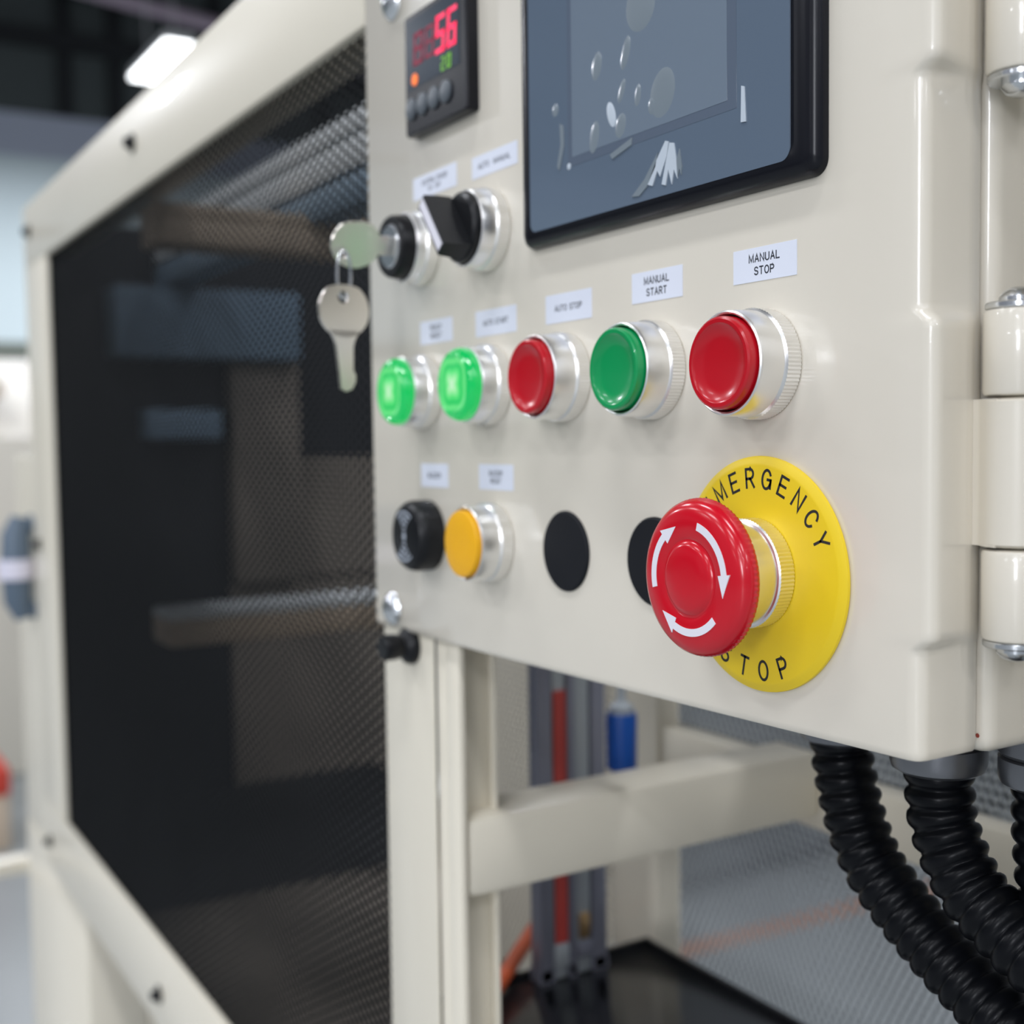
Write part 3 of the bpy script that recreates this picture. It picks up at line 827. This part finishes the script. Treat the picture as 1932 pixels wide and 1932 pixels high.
box('display', -80.2, -10.5, -4.42, -4.37, 119.6, 180, 'lcd', hm)
def blob(x, z, rx, rz, rot=0, m='bubble', h=.13, parent=hm, y=-4.42):
    bm = bmesh.new(); add_lathe(bm, [(1, 0), (.85, .5), (.5, .85), (0, 1)], 28)
    Rr = Matrix.Rotation(math.radians(rot), 3, 'Y')
    for v in bm.verts:
        c = Vector((v.co.x * rx, v.co.y * h, v.co.z * rz)); v.co = Rr @ c + V(x, y, z)
    return from_bm('film_bubble', bm, m, parent, None, 60)
for x, z, rx, rz, rot in ((-46, 154, 6.6, 7.0, 0), (-67, 143, 2.4, 4.0, 15), (-53, 143, 1.9, 4.6, 20), (-55, 133, 1.3, 3.4, 25), (-47.5, 130, 1.4, 3.0, 10), (-36.5, 128, 5.2, 6.6, 20), (-55.6, 123.5, 2.4, 3.4, 20), (-41, 125.6, 1.8, 2.4, 0), (-68.5, 123, 2.2, 4.6, 15)):
    blob(x, z, rx, rz, rot)
blob(-60.0, 127.6, 1.9, 3.9, -20, 'film_tear')
def wrinkle(poly, m='film_tear'):
    bm = bmesh.new(); add_prism(bm, poly, -4.62, -4.32); return from_bm('film_wrinkle', bm, m, hm)
wrinkle([(-50.5, 102.6), (-44.5, 106.4), (-38.6, 112.4), (-39.6, 108.8), (-43.4, 104.2), (-47.0, 102.2)], 'bubble')
wrinkle([(-43.0, 104.6), (-39.0, 110.6), (-35.2, 114.9), (-33.8, 114.4), (-34.6, 110.8), (-37.6, 105.8), (-38.8, 107.6), (-41.0, 103.9)])
wrinkle([(-36.9, 103.6), (-34.9, 109.6), (-33.4, 114.0), (-31.6, 113.6), (-30.6, 109.2), (-30.2, 103.9), (-31.6, 106.6), (-32.6, 102.8), (-34.0, 107.0), (-35.2, 103.0)])
wrinkle([(-30.0, 104.4), (-30.4, 109.0), (-29.3, 111.6), (-28.3, 107.0), (-28.6, 104.6), (-29.3, 106.4)], 'bubble')
wrinkle([(-5.2, 113.0), (-3.4, 112.8), (-3.9, 121.5), (-5.0, 121.9)])
wrinkle([(-86.6, 131.0), (-84.8, 130.0), (-84.4, 124.0), (-87.0, 117.0), (-88.2, 118.4), (-86.2, 124.6)], 'bubble')
wrinkle([(-60.6, 116.4), (-50.0, 119.0), (-50.4, 117.0), (-59.6, 114.9)], 'bubble')
blob(-89.3, 135.6, 1.7, 1.9, 0, 'bubble', y=-4.3); blob(-82.0, 117.2, 1.0, 1.0, 0, 'film_tear', y=-4.38)

# ================================================================ CABLES
def gland(x, y, lab):
    t = thing('cable_gland', lab, 'cable gland', x, y, -39.6, 'cable glands under the housing')
    lathe('flange', [(0, 0), (12.6, 0), (12.6, -6), (12.0, -6.8), (11.0, -7.2)], 'gland', t, 6 * 8, 'Z')
    lathe('nut', [(11.0, -7.2), (12.5, -7.6), (12.5, -12.4), (12.0, -14.0), (10.4, -15.0), (0, -15.0)], 'gland', t, 32, 'Z', smooth=30)
    return t
def conduit(ctrl, lab, R0=9.2, pitch=5.4):
    ctrl = [Vector(c) for c in ctrl]
    dense = []
    P = [ctrl[0] * 2 - ctrl[1]] + ctrl + [ctrl[-1] * 2 - ctrl[-2]]
    for i in range(1, len(P) - 2):
        for k in range(60):
            t = k / 60; p0, p1, p2, p3 = P[i - 1:i + 3]
            dense.append(.5 * ((2 * p1) + (-p0 + p2) * t + (2 * p0 - 5 * p1 + 4 * p2 - p3) * t * t + (-p0 + 3 * p1 - 3 * p2 + p3) * t ** 3))
    dense.append(ctrl[-1])
    s = [0]
    for a, b in zip(dense, dense[1:]): s.append(s[-1] + (b - a).length)
    step = pitch / 8; n = int(s[-1] / step)
    pts, rads = [], []
    j = 0
    for i in range(n + 1):
        d = i * step
        while j < len(s) - 2 and s[j + 1] < d: j += 1
        f = (d - s[j]) / max(1e-6, s[j + 1] - s[j])
        pts.append(dense[j].lerp(dense[j + 1], min(1, f)))
        ph = (i % 8) / 8
        rads.append(R0 - 1.3 + 1.3 * (max(0, math.sin(PI * min(1, ph / .8))) ** .5 if ph < .8 else 0))
    o = tube('corrugated_conduit', pts, rads, 'conduit', None, 28, 60)
    return tag(o, lab, 'cable', 'corrugated conduits under the housing')
conduit([(-25.6, 52, -48), (-24.9, 52, -59.5), (-20.6, 52, -75), (-14.2, 52, -87), (-5.6, 52, -95.2), (8, 52, -104.4), (23.4, 52, -113), (34.8, 52, -118.6), (72, 52, -136)], 'leftmost black corrugated conduit curving down to the right')
conduit([(13.2, 48, -48), (13.4, 48, -58.9), (14.6, 48, -67.5), (18.6, 48, -76.5), (24.7, 48, -84.3), (33.1, 48, -89.9), (41.5, 48, -94.4), (51, 48, -98.9), (80, 48, -112)], 'middle black corrugated conduit hanging from the large grey gland')
conduit([(39, 58, -48), (39.6, 58, -70), (43, 58, -95), (50, 57, -130), (60, 56, -200)], 'right black corrugated conduit cut by the edge of the picture')
gland(-25, 52, 'grey cable gland over the leftmost conduit, mostly hidden')
gland(13, 48, 'large dark grey cable gland over the middle conduit')
gland(39, 58.5, 'dark grey cable gland at the right edge of the picture')

# ================================================================ INSIDE THE BAY
tr = thing('drip_tray', 'glossy black tray on the floor of the machine bay', 'tray', 0, 0, 0)
box('pan', -262, 60, 30, 160, -230, -224, 'tray', tr, 1)
box('rim', -262, 60, 160.2, 163, -230, -222.5, 'tray', tr, .5)
box('rim', -265, -262.2, 30, 163, -230, -222.5, 'tray', tr, .5)
box('leg', -264, -252, 140, 160, FZ, -230.2, 'tray', tr); box('leg', 40, 58, 140, 160, FZ, -230.2, 'tray', tr)
box('leg', -264, -252, 32, 48, FZ, -230.2, 'tray', tr); box('leg', 40, 58, 32, 48, FZ, -230.2, 'tray', tr)
def profile_strip(y0, w, m, name, lab, cat, x=-248, zb=-223.9, fit=None):
    t = thing(name, lab, cat, x, y0, 0)
    box('profile', 0, 8, 0, w, zb, -47.9 if False else -20, m, t, .8)
    return t
t = thing('profile_rail', 'slim grey upright rail left of the red strip in the machine bay', 'rail', -249, 87.5, 0, 'upright rails in the machine bay')
box('profile', -9, 0, 0, 7.6, -223.9, -20, 'alu', t, .8); box('foot', -9, 0, -.4, 8.0, -223.95, -218, 'alu', t)
t = thing('profile_rail', 'upright rail with a red strip seen under the control panel', 'rail', -249, 96, 0, 'upright rails in the machine bay')
box('profile', -12, -1, 0, 7.4, -223.9, -20, 'alu_light', t, .8); box('red_strip', -1, 0, .3, 7.1, -206, -84, 'red_strip', t); box('end_cap', -13, .5, -.4, 7.8, -218, -207, 'alu_light', t, .6)
t = thing('profile_rail', 'slim grey upright rail right of the red strip', 'rail', -249, 104.2, 0, 'upright rails in the machine bay')
box('profile', -9, 0, 0, 4.4, -223.9, -20, 'alu', t, .6); box('foot', -9, 0, -.3, 4.7, -223.95, -218, 'alu', t)
t = thing('profile_rail', 'pale grey upright rail with a brass fitting in the machine bay', 'rail', -249, 108.9, 0, 'upright rails in the machine bay')
box('profile', -12, -1, 0, 8.2, -223.9, -20, 'alu_light', t, .8); box('brass_fitting', -2, 1, 1, 7.2, -207, -194, 'brass', t, 1.5); box('end_cap', -13, .5, -.3, 8.5, -216, -208, 'alu', t, .6)
t = thing('profile_rail', 'wide grey upright rail at the right of the group, near the blue bowl', 'rail', -249, 118, 0, 'upright rails in the machine bay')
box('profile', -9, 0, 0, 8.2, -223.9, -20, 'alu', t, .8); box('foot', -9, 0, -.5, 8.7, -223.95, -218, 'alu', t)
bb = thing('filter_bowl', 'small blue bowl hanging on a grey stem behind the cream rail', 'bowl', -258, 142.5, -101)
lathe('bowl', [(0, -30), (5.5, -30), (7.6, -28), (7.8, -3), (7.2, -.5), (0, -.5)], 'blue', bb, 32, 'Z')
lathe('collar', [(0, -.4), (6.2, -.4), (6.2, 3), (3, 5), (2.2, 8), (2.2, 171), (0, 171)], 'alu_light', bb, 24, 'Z')
tag(tube('orange_hose', [(-236, 48, -219), (-254, 68, -219), (-272, 88, -218), (-290, 108, -217), (-318, 138, -220), (-345, 170, -240)], 3.8, 'orange', None, 14), 'orange hose lying across the edge of the black tray', 'hose')
